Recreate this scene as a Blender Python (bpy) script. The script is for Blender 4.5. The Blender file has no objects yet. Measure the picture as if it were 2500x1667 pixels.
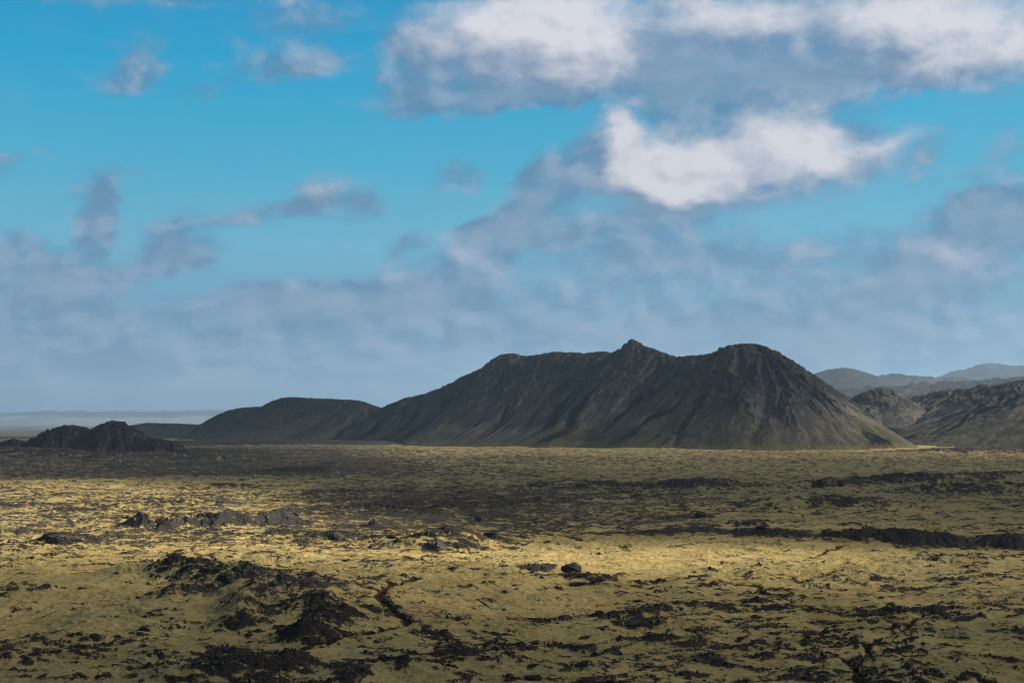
import bpy, math, numpy as np
R = math.radians
sc = bpy.context.scene
COL = sc.collection
# ------------------------------------------------------------------ camera
F, H, HY = 3472.0, 40.0, 1030.0          # focal length in photo pixels, eye height (m), horizon row of the photo
cam = bpy.data.cameras.new('camera'); camo = bpy.data.objects.new('camera', cam); COL.objects.link(camo)
camo.location = (0, 0, H); camo.rotation_euler = (R(90), 0, 0)
cam.sensor_width = 36; cam.lens = F/2500*36; cam.shift_y = (HY-833.5)/2500
cam.clip_start = 1; cam.clip_end = 120000
sc.camera = camo
# ------------------------------------------------------------------ light
SUN_AZ, SUN_EL = 76.0, 31.0
sv = np.array([math.sin(R(SUN_AZ))*math.cos(R(SUN_EL)), math.cos(R(SUN_AZ))*math.cos(R(SUN_EL)), math.sin(R(SUN_EL))])
sl = bpy.data.lights.new('sun', 'SUN'); sl.energy = 5.0; sl.angle = R(0.53); sl.color = (1.0, 0.885, 0.69)
so = bpy.data.objects.new('sun', sl); COL.objects.link(so)
so.rotation_euler = (R(90-SUN_EL), 0, R(180-SUN_AZ))
so.location = (300, 0, 300)
sc.view_settings.view_transform = 'Standard'; sc.view_settings.look = 'None'
sc.view_settings.gamma = 1; sc.view_settings.exposure = 1.30
cy = sc.cycles
cy.max_bounces = 5; cy.diffuse_bounces = 2; cy.glossy_bounces = 1; cy.volume_bounces = 1; cy.transparent_max_bounces = 24
cy.use_denoising = True; cy.filter_width = 1.0
try:
    cy.denoiser = 'OPENIMAGEDENOISE'; cy.denoising_input_passes = 'RGB_ALBEDO_NORMAL'
except Exception: pass
cy.volume_step_rate = 4

def lin(r, g, b):
    f = lambda c: (c/255/12.92) if c <= 10 else ((c/255+0.055)/1.055)**2.4
    return (f(r), f(g), f(b), 1)

class NT:                                   # small node-tree writer
    def __init__(s, tree): s.t = tree; tree.nodes.clear()
    def n(s, typ, **kw):
        nd = s.t.nodes.new(typ)
        for k, v in kw.items(): setattr(nd, k, v)
        return nd
    def put(s, sock, v):
        if v is None: return
        if isinstance(v, bpy.types.NodeSocket): s.t.links.new(v, sock)
        else:
            if sock.type == 'RGBA' and len(v) == 3: v = (*v, 1)
            sock.default_value = v
    def m(s, op, a, b=None, c=None, clamp=False):
        nd = s.n('ShaderNodeMath', operation=op, use_clamp=clamp)
        for i, v in enumerate((a, b, c)): s.put(nd.inputs[i], v)
        return nd.outputs[0]
    def vm(s, op, a, b=None, out=0, scale=None):
        nd = s.n('ShaderNodeVectorMath', operation=op)
        s.put(nd.inputs[0], a); s.put(nd.inputs[1], b)
        if scale is not None: s.put(nd.inputs['Scale'], scale)
        return nd.outputs[out]
    def mr(s, v, a, b, c=0.0, d=1.0, interp='SMOOTHSTEP'):
        nd = s.n('ShaderNodeMapRange', interpolation_type=interp)
        s.put(nd.inputs['Value'], v); s.put(nd.inputs['From Min'], a); s.put(nd.inputs['From Max'], b)
        s.put(nd.inputs['To Min'], c); s.put(nd.inputs['To Max'], d)
        return nd.outputs['Result']
    def mix(s, f, a, b, blend='MIX'):
        nd = s.n('ShaderNodeMix', data_type='RGBA', blend_type=blend)
        s.put(nd.inputs[0], f); s.put(nd.inputs[6], a); s.put(nd.inputs[7], b)
        return nd.outputs[2]
    def noise(s, vec, scale, detail=4, rough=0.55, dist=0.0, out=0, lac=2.0):
        nd = s.n('ShaderNodeTexNoise'); s.put(nd.inputs['Vector'], vec)
        nd.inputs['Scale'].default_value = scale; nd.inputs['Detail'].default_value = detail
        nd.inputs['Roughness'].default_value = rough; nd.inputs['Distortion'].default_value = dist
        nd.inputs['Lacunarity'].default_value = lac
        return nd.outputs[out]
    def ramp(s, v, stops, interp='LINEAR'):
        nd = s.n('ShaderNodeValToRGB'); e = nd.color_ramp; e.interpolation = interp
        while len(e.elements) < len(stops): e.elements.new(0.5)
        for k, (p, c) in enumerate(stops):
            e.elements[k].position = p; e.elements[k].color = c if len(c) == 4 else (*c, 1)
        s.put(nd.inputs[0], v); return nd.outputs[0]
    def attr(s, name):
        nd = s.n('ShaderNodeAttribute', attribute_name=name); return nd.outputs['Fac']

# ------------------------------------------------------------------ world: Nishita sky with broken cloud
w = bpy.data.worlds.new('World'); sc.world = w; w.use_nodes = True
N = NT(w.node_tree)
WSTR = 0.1
sky = N.n('ShaderNodeTexSky', sky_type='NISHITA', sun_disc=False, sun_elevation=R(SUN_EL), sun_rotation=R(SUN_AZ),
          altitude=50, air_density=1.0, dust_density=0.6, ozone_density=2.0)
tc = N.n('ShaderNodeTexCoord').outputs['Generated']
dirn = N.vm('NORMALIZE', tc)
sep = N.n('ShaderNodeSeparateXYZ'); N.put(sep.inputs[0], dirn)
dx, dy, dz = sep.outputs
az = N.m('ARCTAN2', dx, dy); el = N.m('ARCSINE', dz)
cmb = N.n('ShaderNodeCombineXYZ'); N.put(cmb.inputs[0], az); N.put(cmb.inputs[1], el)
P0 = cmb.outputs[0]                          # (azimuth, elevation) of the sky in radians
def skp(x, y):                               # direction seen at photo position (2352 px wide print) as azimuth, elevation
    u = (x-1176)/3266; v = (969-y)/3266
    return math.atan(u), math.asin(v/math.sqrt(1+u*u+v*v))
warpn = N.noise(N.vm('MULTIPLY', P0, (1, 1.7, 1)), 11, 5, 0.6, out=1)
warp = N.vm('MULTIPLY', N.vm('SUBTRACT', warpn, (0.5, 0.5, 0.5)), (0.048, 0.034, 0))
warpn2 = N.noise(N.vm('MULTIPLY', P0, (1, 1.5, 1)), 50, 4, 0.6, out=1)
warp2 = N.vm('MULTIPLY', N.vm('SUBTRACT', warpn2, (0.5, 0.5, 0.5)), (0.020, 0.016, 0))
Pw = N.vm('ADD', N.vm('ADD', P0, warp), warp2)

def chain(P, acc):
    nd = N.n('ShaderNodeVectorMath', operation='MULTIPLY_ADD')
    N.put(nd.inputs[0], acc); nd.inputs[1].default_value = (1e-9, 1e-9, 1e-9); N.put(nd.inputs[2], P)
    return nd.outputs[0]
def blobs(P, lst, k=1.45):
    acc = None
    for x, y, rx, ry, rot, amp in lst:
        a, e = skp(x, y)
        mp = N.n('ShaderNodeMapping', vector_type='TEXTURE')
        # each blob waits for the one before it, which keeps few values alive at a time
        N.put(mp.inputs[0], P if acc is None else chain(P, acc))
        mp.inputs['Location'].default_value = (a, e, 0)
        mp.inputs['Rotation'].default_value = (0, 0, R(rot))
        mp.inputs['Scale'].default_value = (rx/3266*k, ry/3266*k, 1)
        b = N.mr(N.vm('LENGTH', mp.outputs[0], out=1), 1.0, 0.0, 0.0, amp)
        acc = b if acc is None else N.m('ADD', acc, b)
    return acc
GREY = [(1020,238,210,48,-3,1.1),(1240,228,190,36,4,1.0),(930,150,90,90,0,.7),(1150,110,260,110,0,1.2),(1535,150,120,120,0,1.2),(1700,190,250,75,0,1.0),(1900,70,480,110,0,1.3),(1950,180,260,45,0,.8),
        (2220,150,200,75,0,1.0),(1330,150,200,70,0,.8),(1640,270,170,60,0,.55),(1720,380,330,120,0,1.0),(1400,330,70,90,0,1.0),
        (1262,425,120,70,25,1.5),(1160,510,110,48,25,1.2),(1240,540,110,34,5,.7),(1432,500,200,42,0,.9),(1900,330,200,90,0,.7),
        (690,478,175,36,3,.95),(740,430,90,40,0,.7),(540,500,60,22,0,.5),(850,470,45,40,0,.6),(1050,395,85,36,5,.75),(320,138,80,55,30,.75),
        (250,165,60,40,0,.35),(720,25,130,60,0,.6),(650,150,120,34,10,.6),(760,120,80,40,10,.45),(480,215,120,26,15,.4),(225,475,58,78,-12,1.0),(215,545,60,50,0,.8),(300,405,50,16,-5,.4),(395,545,95,75,20,1.1),
        (370,610,110,45,10,.85),(480,600,80,20,-20,.4),(45,600,120,80,0,1.1),(200,640,130,60,0,1.0),(500,560,50,30,0,.4),(15,390,50,45,30,.55),(60,355,90,20,8,.4),(930,560,60,36,30,.7),(770,560,36,12,-35,.45),
        (640,680,150,50,0,.8),(560,720,200,50,0,.6),(850,690,220,75,0,.9),(1040,630,170,90,20,.95),(1120,560,90,60,30,.7),(1400,600,260,80,0,.85),(1560,570,200,80,0,.8),(1780,610,180,80,0,.8),
        (1950,560,140,60,0,.6),(2060,640,150,60,15,1.1),(2200,620,170,90,0,1.1),(2300,500,170,110,0,1.0),(2130,360,60,45,40,.6),(2330,330,60,50,0,.6),(2230,480,120,60,20,.6),
        (80,700,220,60,0,.8),(1300,760,700,110,0,.9),(300,810,500,100,0,.6),(2000,780,500,120,0,.9),(620,95,160,80,0,.45),(330,200,200,50,0,.22),(150,0,220,30,0,.55),(420,10,120,26,0,.5)]
WHITE = [(1200,85,215,105,0,1.35),(1100,110,150,85,0,.5),(930,130,100,75,0,.42),(1390,130,130,85,0,.75),(1290,20,220,60,0,.6),(1230,180,200,30,0,.35),
         (1640,40,160,66,0,.8),(1910,20,260,70,0,.85),(2240,60,210,90,0,1.1),(2320,150,130,70,0,.8),(2050,110,190,75,0,.6),(2120,170,110,36,0,.5),(1600,90,60,60,0,.25),(1780,130,200,60,0,.22),
         (1772,292,120,72,20,1.05),(1560,385,140,66,0,.6),(1540,335,110,60,0,.5),(1480,355,90,70,0,.45),(1480,425,150,56,0,.45),(1810,390,200,66,0,.5),(1650,400,230,78,6,.75),(1680,440,230,50,0,.45),(1414,290,52,52,0,1.0),(1385,360,60,85,-18,.75),(1560,430,190,50,0,.35),(1930,355,140,66,0,.75),(2060,305,60,30,10,.55),(1870,290,60,50,0,.4),
         (2180,590,75,40,0,.6),(2260,620,90,40,0,.45),(1045,585,48,62,25,.55),(1120,640,120,36,0,.3),(1133,476,36,30,20,.42),(1813,605,42,40,0,.45),(1691,634,34,9,0,.6),(745,430,85,36,0,.5),
         (1310,550,40,26,0,.35),(230,495,42,50,0,.4),(390,530,50,30,0,.2),(215,640,60,30,0,.45),(40,590,60,40,0,.35),(330,140,60,40,0,.3),(700,160,120,26,8,.25),(720,25,110,40,0,.25),(170,0,240,22,0,.4),(1070,400,50,28,0,.22),
         (2330,330,50,40,0,.35),(2135,350,30,40,-40,.35),(1440,690,60,30,0,.3),(2280,470,120,60,0,.2),(900,740,120,30,0,.25),(1350,740,300,30,0,.2)]
shp = N.vm('MULTIPLY', P0, (1, 1.5, 1))
fb1 = N.noise(N.vm('ADD', shp, (3.1, 1.7, 0)), 26, 7, 0.6, 0.3)
fb2 = N.noise(N.vm('ADD', shp, (7.3, 4.2, 0)), 70, 6, 0.6, 0.2)
fbs = N.noise(N.vm('ADD', shp, (3.1+0.010, 1.7+0.012, 0)), 26, 7, 0.6, 0.3)
relief = N.m('SUBTRACT', fb1, fbs)
wispv = N.vm('MULTIPLY', P0, (1, 3.0, 1))
fb3 = N.noise(N.vm('ADD', wispv, (1.3, 9.2, 0)), 14, 6, 0.62, 0.6)
g0 = blobs(Pw, GREY)
w0 = blobs(Pw, WHITE, 1.65)
Ps = N.vm('ADD', Pw, (0.020, 0.020, 0))     # a step towards the sun
w1 = blobs(Ps, WHITE, 1.65)
gd = N.m('ADD', g0, N.m('MULTIPLY', N.m('SUBTRACT', fb1, 0.5), 1.3))
gd = N.m('ADD', gd, N.m('MULTIPLY', N.m('SUBTRACT', fb2, 0.5), 0.55))
gd = N.m('ADD', gd, N.mr(el, 0.12, 0.03, 0.0, 0.35))
ga = N.mr(gd, 0.10, 0.98)
wd = N.m('ADD', w0, N.m('MULTIPLY', N.m('SUBTRACT', fb1, 0.5), 0.62))
wd = N.m('ADD', wd, N.m('MULTIPLY', N.m('SUBTRACT', fb2, 0.5), 0.22))
wa = N.mr(wd, -0.10, 1.55)
shade = N.m('SUBTRACT', w0, w1)             # positive on the sunward rim
lit = N.m('ADD', N.m('MULTIPLY', shade, 0.55), N.m('ADD', 0.10, N.m('MULTIPLY', wd, 0.30)), clamp=True)
lit = N.m('ADD', lit, N.m('ADD', N.m('MULTIPLY', relief, 1.3), N.m('MULTIPLY', N.m('SUBTRACT', fb2, 0.5), 0.2)), clamp=True)
K = 1/WSTR/2**1.30
def sc3(c, k=K): return (c[0]*k, c[1]*k, c[2]*k, 1)
# clear sky: Nishita graded by height towards the deep cyan of the photograph
grade = N.ramp(N.mr(el, 0.0, 0.30, interp='LINEAR'), [(0, lin(78,132,170)), (0.25, lin(96,160,196)), (0.40, lin(104,184,214)), (0.6, lin(66,178,214)), (0.82, lin(0,164,210)), (1.0, lin(0,145,200))])
gradeK = N.vm('SCALE', grade, scale=K)
base = N.mix(0.96, sky.outputs[0], gradeK)
hz = N.mr(el, 0.02, 0.16)
gcol = N.mix(hz, sc3(lin(98,146,184)), sc3(lin(112,152,184)))
gcol = N.mix(N.mr(fb3, 0.38, 0.62), gcol, N.mix(hz, sc3(lin(138,172,202)), sc3(lin(88,146,186))))
gcol = N.mix(N.m('ADD', 0.10, N.m('MULTIPLY', relief, 3.2), clamp=True), gcol, sc3(lin(164,184,208)))
gcol = N.mix(N.m('MULTIPLY', relief, -3.5, clamp=True), gcol, sc3(lin(92,134,170)))
gcol = N.mix(N.m('MULTIPLY', N.mr(gd, 0.8, 1.7), 0.65), gcol, sc3(lin(142,164,190)))
col = N.mix(N.m('MULTIPLY', ga, 0.90), base, gcol)
wcol = N.ramp(lit, [(0.0, lin(128,152,182)), (0.3, lin(162,178,202)), (0.6, lin(196,202,216)), (1.0, lin(228,228,235))])
wcolK = N.vm('SCALE', wcol, scale=K)
wcolK = N.mix(N.m('MULTIPLY', N.mr(el, 0.16, 0.05), 0.45), wcolK, sc3(lin(140,168,192)))
col = N.mix(N.m('MULTIPLY', wa, 0.97), col, wcolK)
# the part of the sky away from the view: broken cloud from one plane of noise
zc = N.m('MAXIMUM', dz, 0.06)
pc = N.n('ShaderNodeCombineXYZ'); N.put(pc.inputs[0], N.m('DIVIDE', dx, zc)); N.put(pc.inputs[1], N.m('DIVIDE', dy, zc))
cn = N.noise(pc.outputs[0], 0.9, 7, 0.6, 0.2)
oa = N.mr(cn, 0.36, 0.58)
ocol = N.mix(oa, N.vm('SCALE', N.mix(0.6, sky.outputs[0], gradeK), scale=0.8), sc3(lin(140,142,148)))
front = N.mr(N.m('ABSOLUTE', az), 0.62, 0.45); low = N.mr(el, 0.50, 0.36)
col = N.mix(N.m('MULTIPLY', front, low), ocol, col)
col = N.mix(N.mr(dz, -0.02, -0.12), col, sc3((0.06, 0.06, 0.05)))
bg = N.n('ShaderNodeBackground'); N.put(bg.inputs[0], col); bg.inputs[1].default_value = WSTR
wo = N.n('ShaderNodeOutputWorld'); N.put(wo.inputs[0], bg.outputs[0])
w.cycles.sampling_method = 'MANUAL'; w.cycles.sample_map_resolution = 512

# ------------------------------------------------------------------ noise in numpy
def _h(ix, iy, seed):
    n = (ix.astype(np.int64)*374761393 + iy.astype(np.int64)*668265263 + seed*974711) & 0xFFFFFFFF
    n = ((n ^ (n >> 13))*1274126177) & 0xFFFFFFFF
    n = n ^ (n >> 16)
    return n
_A = np.arange(256)*2*np.pi/256
_GX, _GY = np.cos(_A).astype(np.float32), np.sin(_A).astype(np.float32)
def perlin(x, y, seed=0):
    fx = np.floor(x); fy = np.floor(y); ix = fx.astype(np.int64); iy = fy.astype(np.int64)
    u = (x-fx).astype(np.float32); v = (y-fy).astype(np.float32)
    su = u*u*u*(u*(u*6-15)+10); sv_ = v*v*v*(v*(v*6-15)+10)
    def g(a, b):
        h = _h(ix+a, iy+b, seed) & 255
        return _GX[h]*(u-a) + _GY[h]*(v-b)
    a = g(0,0); b = g(1,0); c = g(0,1); d = g(1,1)
    return ((a+(b-a)*su) + ((c+(d-c)*su) - (a+(b-a)*su))*sv_)*1.5
def fbm(x, y, lam, oct=5, gain=0.5, seed=0, kind='f'):
    s = np.zeros(np.shape(x), np.float32); amp = 1.0; tot = 0; f = 1.0/lam
    ca, sa = math.cos(0.6), math.sin(0.6); X, Y = x, y
    for o in range(oct):
        n = perlin(X*f, Y*f, seed+o*17)
        if kind == 'r': n = 1-2*np.abs(n)
        elif kind == 'b': n = 2*np.abs(n)-0.5
        s += amp*n; tot += amp; amp *= gain; f *= 2.03
        X, Y = X*ca-Y*sa, X*sa+Y*ca
    return s/tot
def ss(a, b, x):
    t = np.clip((x-a)/(b-a), 0, 1); return t*t*(3-2*t)

def gp(xs, ys):                              # photo pixel on the flat plain -> world x, y
    Y = F*H/(ys-HY); return (xs-1250)/F*Y, Y
def W3(xs, ys, D): return ((xs-1250)/F*D, D, H-(ys-HY)/F*D)

def mesh_obj(name, V, faces, mat, attrs=None, smooth=True, parent=None):
    me = bpy.data.meshes.new(name)
    nv = len(V); nf = len(faces); k = faces.shape[1]
    me.vertices.add(nv); me.vertices.foreach_set('co', np.ascontiguousarray(V, np.float32).ravel())
    me.loops.add(nf*k); me.loops.foreach_set('vertex_index', np.ascontiguousarray(faces, np.int32).ravel())
    me.polygons.add(nf); me.polygons.foreach_set('loop_start', np.arange(0, nf*k, k, dtype=np.int32))
    me.polygons.foreach_set('loop_total', np.full(nf, k, np.int32))
    me.update(calc_edges=True)
    if smooth: me.polygons.foreach_set('use_smooth', np.ones(nf, bool))
    for nm, a in (attrs or {}).items():
        at = me.attributes.new(nm, 'FLOAT', 'POINT'); at.data.foreach_set('value', np.ascontiguousarray(a, np.float32).ravel())
    me.materials.append(mat)
    o = bpy.data.objects.new(name, me); COL.objects.link(o)
    if parent: o.parent = parent
    return o
def grid_faces(nr, nc):
    i = np.arange(nr-1)[:, None]*nc + np.arange(nc-1)[None, :]
    return np.stack([i, i+1, i+nc+1, i+nc], -1).reshape(-1, 4)
def tag(o, label, cat, group=None):
    o['label'] = label; o['category'] = cat
    if group: o['group'] = group
def struct(o, label=None):
    o['kind'] = 'structure'
    if label: o['label'] = label
    return o

# ------------------------------------------------------------------ materials
def mat(name):
    m = bpy.data.materials.new(name); m.use_nodes = True; return m, NT(m.node_tree)
def finish(N, col, rough, bump=None, spec=0.2):
    b = N.n('ShaderNodeBsdfPrincipled'); N.put(b.inputs['Base Color'], col); N.put(b.inputs['Roughness'], rough)
    b.inputs['Specular IOR Level'].default_value = spec
    if bump is not None: N.put(b.inputs['Normal'], bump)
    o = N.n('ShaderNodeOutputMaterial'); N.put(o.inputs[0], b.outputs[0])
def bump(N, h, dist, strength=1.0, normal=None):
    b = N.n('ShaderNodeBump'); b.inputs['Distance'].default_value = dist; b.inputs['Strength'].default_value = strength
    N.put(b.inputs['Height'], h)
    if normal is not None: N.put(b.inputs['Normal'], normal)
    return b.outputs[0]
ROCK_D = (0.020, 0.019, 0.021); ROCK_L = (0.085, 0.078, 0.082)

def ground_material():
    m, N = mat('moss_and_lava')
    P = N.n('ShaderNodeNewGeometry').outputs['Position']
    rk = N.attr('rock'); cr = N.attr('crack'); tn = N.attr('tone'); rd = N.attr('red'); pale = N.attr('pale')
    n1 = N.noise(P, 0.55, 8, 0.68); n2 = N.noise(P, 3.2, 6, 0.7); n3 = N.noise(P, 0.05, 4, 0.55); n4 = N.noise(P, 0.9, 5, 0.65)
    mk = N.m('ADD', rk, N.m('MULTIPLY', N.m('SUBTRACT', n1, 0.5), 1.25))
    mk = N.m('ADD', mk, N.m('MULTIPLY', N.m('SUBTRACT', n2, 0.5), 0.75))
    gn = N.n('ShaderNodeSeparateXYZ'); N.put(gn.inputs[0], N.n('ShaderNodeNewGeometry').outputs['Normal'])
    steep = N.mr(gn.outputs[2], 0.975, 0.86)                                       # moss keeps off the steep little banks
    mk = N.m('ADD', mk, N.m('MULTIPLY', steep, 0.16))
    mask = N.mr(mk, 0.46, 0.58)
    moss = N.ramp(N.m('ADD', N.m('MULTIPLY', n4, 0.6), N.m('MULTIPLY', n3, 0.4)),
                  [(0.25, (0.125, 0.094, 0.034)), (0.45, (0.27, 0.210, 0.088)), (0.62, (0.40, 0.308, 0.136)), (0.8, (0.50, 0.395, 0.200))])
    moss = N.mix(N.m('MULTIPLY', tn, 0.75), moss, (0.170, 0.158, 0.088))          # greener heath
    moss = N.mix(N.mr(n2, 0.50, 0.70, 0, 0.45), moss, (0.12, 0.095, 0.03))
    moss = N.mix(N.mr(n2, 0.38, 0.27, 0, 0.5), moss, (0.46, 0.40, 0.19))
    moss = N.mix(N.mr(N.noise(P, 0.17, 6, 0.7), 0.56, 0.66, 0, 0.4), moss, (0.13, 0.088, 0.046))
    moss = N.mix(N.mr(N.noise(P, 0.055, 6, 0.65, 0.8), 0.50, 0.62, 0, 0.5), moss, (0.19, 0.185, 0.105))
    moss = N.mix(N.m('MULTIPLY', rd, N.mr(n1, 0.4, 0.6)), moss, (0.13, 0.05, 0.035))
    rock = N.ramp(n2, [(0.3, (0.012,0.010,0.009)), (0.5, (0.032, 0.028, 0.026)), (0.62, (0.068, 0.061, 0.058)), (0.78, (0.16, 0.15, 0.145))])
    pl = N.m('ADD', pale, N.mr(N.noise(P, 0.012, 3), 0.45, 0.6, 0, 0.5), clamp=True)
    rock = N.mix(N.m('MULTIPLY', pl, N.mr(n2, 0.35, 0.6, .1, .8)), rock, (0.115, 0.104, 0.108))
    rock = N.mix(N.mr(N.noise(P, 1.4, 5, 0.6), 0.56, 0.66, 0, 0.6), rock, (0.06, 0.058, 0.02))
    col = N.mix(mask, moss, rock)
    col = N.mix(N.mr(N.m('ADD', cr, N.m('MULTIPLY', N.m('SUBTRACT', n1, 0.5), 0.7)), 0.35, 0.6, 0, 0.92), col, (0.024, 0.017, 0.014))
    hh = N.m('ADD', N.m('MULTIPLY', n1, 0.7), N.m('MULTIPLY', n2, 0.30))
    hh = N.m('ADD', hh, N.m('MULTIPLY', N.m('MULTIPLY', mask, n2), 0.9))
    finish(N, col, 0.9, bump(N, hh, 0.9, 0.9), 0.0)
    return m
M_GROUND = ground_material()

def slope_material(name, scree, dark, pale, moss, kx=0.035, ky=0.004, haze_moss=0.5):
    m, N = mat(name)
    P = N.n('ShaderNodeNewGeometry').outputs['Position']
    t = N.attr('along'); d = N.attr('down'); hf = N.attr('hfrac'); crag = N.attr('crag')
    c = N.n('ShaderNodeCombineXYZ'); N.put(c.inputs[0], N.m('MULTIPLY', t, kx)); N.put(c.inputs[1], N.m('MULTIPLY', d, ky))
    wv = N.vm('ADD', c.outputs[0], N.vm('SCALE', N.noise(P, 0.02, 3, out=1), scale=0.5))
    st = N.noise(wv, 1.0, 7, 0.7); st2 = N.noise(wv, 3.1, 6, 0.65)
    n1 = N.noise(P, 0.03, 8, 0.68); n2 = N.noise(P, 0.22, 6, 0.7); n3 = N.noise(P, 0.010, 4, 0.5)
    sk = N.attr('streak'); my = N.attr('mossy')
    sv_ = N.m('ADD', sk, N.m('MULTIPLY', N.m('SUBTRACT', st, 0.5), 1.4))
    col = N.mix(N.mr(sv_, 0.42, 0.66), dark, scree)
    col = N.mix(N.m('MULTIPLY', N.mr(sv_, 0.5, 0.8), N.mr(st2, 0.45, 0.62, 0, 0.85)), col, pale)
    col = N.mix(N.mr(n2, 0.52, 0.68, 0, 0.35), col, dark)
    # the foot and the gentler shelves carry moss in broken clumps
    mf = N.m('ADD', N.m('MULTIPLY', N.m('SUBTRACT', 0.36, hf), 1.6), N.m('MULTIPLY', N.m('SUBTRACT', n3, 0.5), 2.0))
    mf = N.m('ADD', mf, N.m('MULTIPLY', N.m('SUBTRACT', n2, 0.5), 1.4))
    mf = N.m('ADD', N.m('ADD', mf, my), N.m('MULTIPLY', N.m('SUBTRACT', sv_, 0.55), 0.6))
    mossc = N.mix(N.mr(n1, 0.4, 0.62), moss, (moss[0]*0.4, moss[1]*0.42, moss[2]*0.45))
    col = N.mix(N.mr(mf, 0.35, 0.95, 0, haze_moss), col, mossc)
    ft = N.m('ADD', N.mr(hf, 0.13, 0.02, interp='LINEAR'), N.m('MULTIPLY', N.m('SUBTRACT', n2, 0.5), 1.2))
    col = N.mix(N.mr(ft, 0.55, 1.15, 0, 0.6), col, (0.12, 0.105, 0.045))
    rockc = N.ramp(N.m('ADD', N.m('MULTIPLY', n2, 0.6), N.m('MULTIPLY', st2, 0.4)), [(0.36, (0.010, 0.011, 0.012)), (0.5, (0.040, 0.039, 0.039)), (0.6, (0.085, 0.080, 0.078)), (0.7, (0.15, 0.142, 0.135))])
    col = N.mix(N.mr(N.m('ADD', crag, N.m('MULTIPLY', N.m('SUBTRACT', n1, 0.5), 1.5)), 0.35, 0.62), col, rockc)
    hh = N.m('ADD', N.m('MULTIPLY', n2, 0.7), N.m('MULTIPLY', n1, 1.2))
    finish(N, col, 0.95, bump(N, N.m('ADD', hh, N.m('MULTIPLY', st, 1.3)), 8.0, 1.0), 0.0)
    return m
M_MTN = slope_material('dark_scree', (0.052, 0.048, 0.047), (0.009, 0.009, 0.010), (0.14, 0.126, 0.120), (0.095, 0.088, 0.040))
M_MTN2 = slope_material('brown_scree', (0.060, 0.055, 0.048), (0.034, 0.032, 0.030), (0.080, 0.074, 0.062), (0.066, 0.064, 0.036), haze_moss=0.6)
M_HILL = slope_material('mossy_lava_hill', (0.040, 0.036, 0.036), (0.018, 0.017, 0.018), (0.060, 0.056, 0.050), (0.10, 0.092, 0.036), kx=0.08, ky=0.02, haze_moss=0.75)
M_FAR = slope_material('far_haze_pale', (0.14, 0.14, 0.125), (0.085, 0.088, 0.085), (0.26, 0.25, 0.21), (0.15, 0.15, 0.10), kx=0.008, ky=0.002)  # haze partly put into these paler base colours so far land fades

def rock_material(name, d=(0.016, 0.015, 0.017), l=(0.075, 0.070, 0.074), mossy=0.25):
    m, N = mat(name)
    g = N.n('ShaderNodeNewGeometry'); P = g.outputs['Position']
    n1 = N.noise(P, 0.7, 8, 0.7); n2 = N.noise(P, 3.5, 6, 0.7)
    sp = N.n('ShaderNodeSeparateXYZ'); N.put(sp.inputs[0], g.outputs['Normal'])
    col = N.ramp(N.m('ADD', N.m('MULTIPLY', n1, 0.5), N.m('MULTIPLY', n2, 0.5)), [(0.36, d), (0.54, ((d[0]+l[0])/2,)*3), (0.68, l)])
    mm = N.m('MULTIPLY', N.mr(sp.outputs[2], 0.45, 0.9), N.mr(n1, 0.46, 0.6, 0, mossy))
    col = N.mix(mm, col, (0.14, 0.115, 0.04))
    finish(N, col, 0.9, bump(N, N.m('ADD', N.m('MULTIPLY', n1, 0.7), N.m('MULTIPLY', n2, 0.35)), 0.6, 0.9), 0.03)
    return m
M_ROCK = rock_material('black_lava_rock')
M_ROCKG = rock_material('grey_lava_rock', (0.035, 0.032, 0.036), (0.12, 0.11, 0.115), 0.3)

# ------------------------------------------------------------------ ground heights and cover
def seg_dist(x, y, pts):
    best = np.full(np.shape(x), 1e9, np.float32); tt = np.zeros(np.shape(x), np.float32); L = 0
    for (ax, ay), (bx, by) in zip(pts[:-1], pts[1:]):
        l2 = (bx-ax)**2+(by-ay)**2; ln = math.sqrt(l2)
        t = np.clip(((x-ax)*(bx-ax)+(y-ay)*(by-ay))/l2, 0, 1)
        d = np.hypot(x-ax-t*(bx-ax), y-ay-t*(by-ay))
        m = d < best; best = np.where(m, d, best); tt = np.where(m, L+t*ln, tt); L += ln
    return best, tt, L
def mound(x, y, xs, ys, rx, ry, rot=0.0):    # 1 at the centre, 0 at the rim; radii in metres
    cx, cy_ = gp(xs, ys); a = R(rot); u = (x-cx)*math.cos(a)+(y-cy_)*math.sin(a); v = -(x-cx)*math.sin(a)+(y-cy_)*math.cos(a)
    return np.clip(1-np.sqrt((u/rx)**2+(v/ry)**2), 0, 1)

CRACKS = [  # photo pixel polylines, half width, depth
    ([(1012,1412),(965,1425),(935,1445),(928,1462),(950,1485),(985,1510),(1005,1530)], 1.3, 1.0),
    ([(1005,1530),(950,1540),(880,1560),(800,1580),(730,1598)], 0.9, 0.8),
    ([(860,1440),(900,1448),(935,1445)], 1.2, .8),
    ([(2250,1500),(2210,1540),(2150,1560),(2110,1595),(2060,1612)], 0.7, 0.8),
    ([(2075,1612),(2095,1640),(2090,1670)], 0.9, 0.8),
    ([(1290,1510),(1370,1500),(1480,1480)], 0.5, 0.5), ([(1230,1510),(1290,1512)], 0.6, 0.5),
    ([(2060,1332),(2020,1342),(2000,1357),(1960,1365)], 1.0, 0.6),
    ([(1975,1165),(1978,1180),(2000,1192)], 4.0, 1.4),
    ([(1260,1300),(1330,1295),(1400,1283)], 1.5, 0.6),
    ([(1380,1305),(1420,1318)], 1.2, 0.6),
    ([(1790,1420),(1850,1428),(1870,1445)], 0.8, .6), ([(1050,1450),(1180,1462),(1230,1480)], 0.4, .3)]

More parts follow.
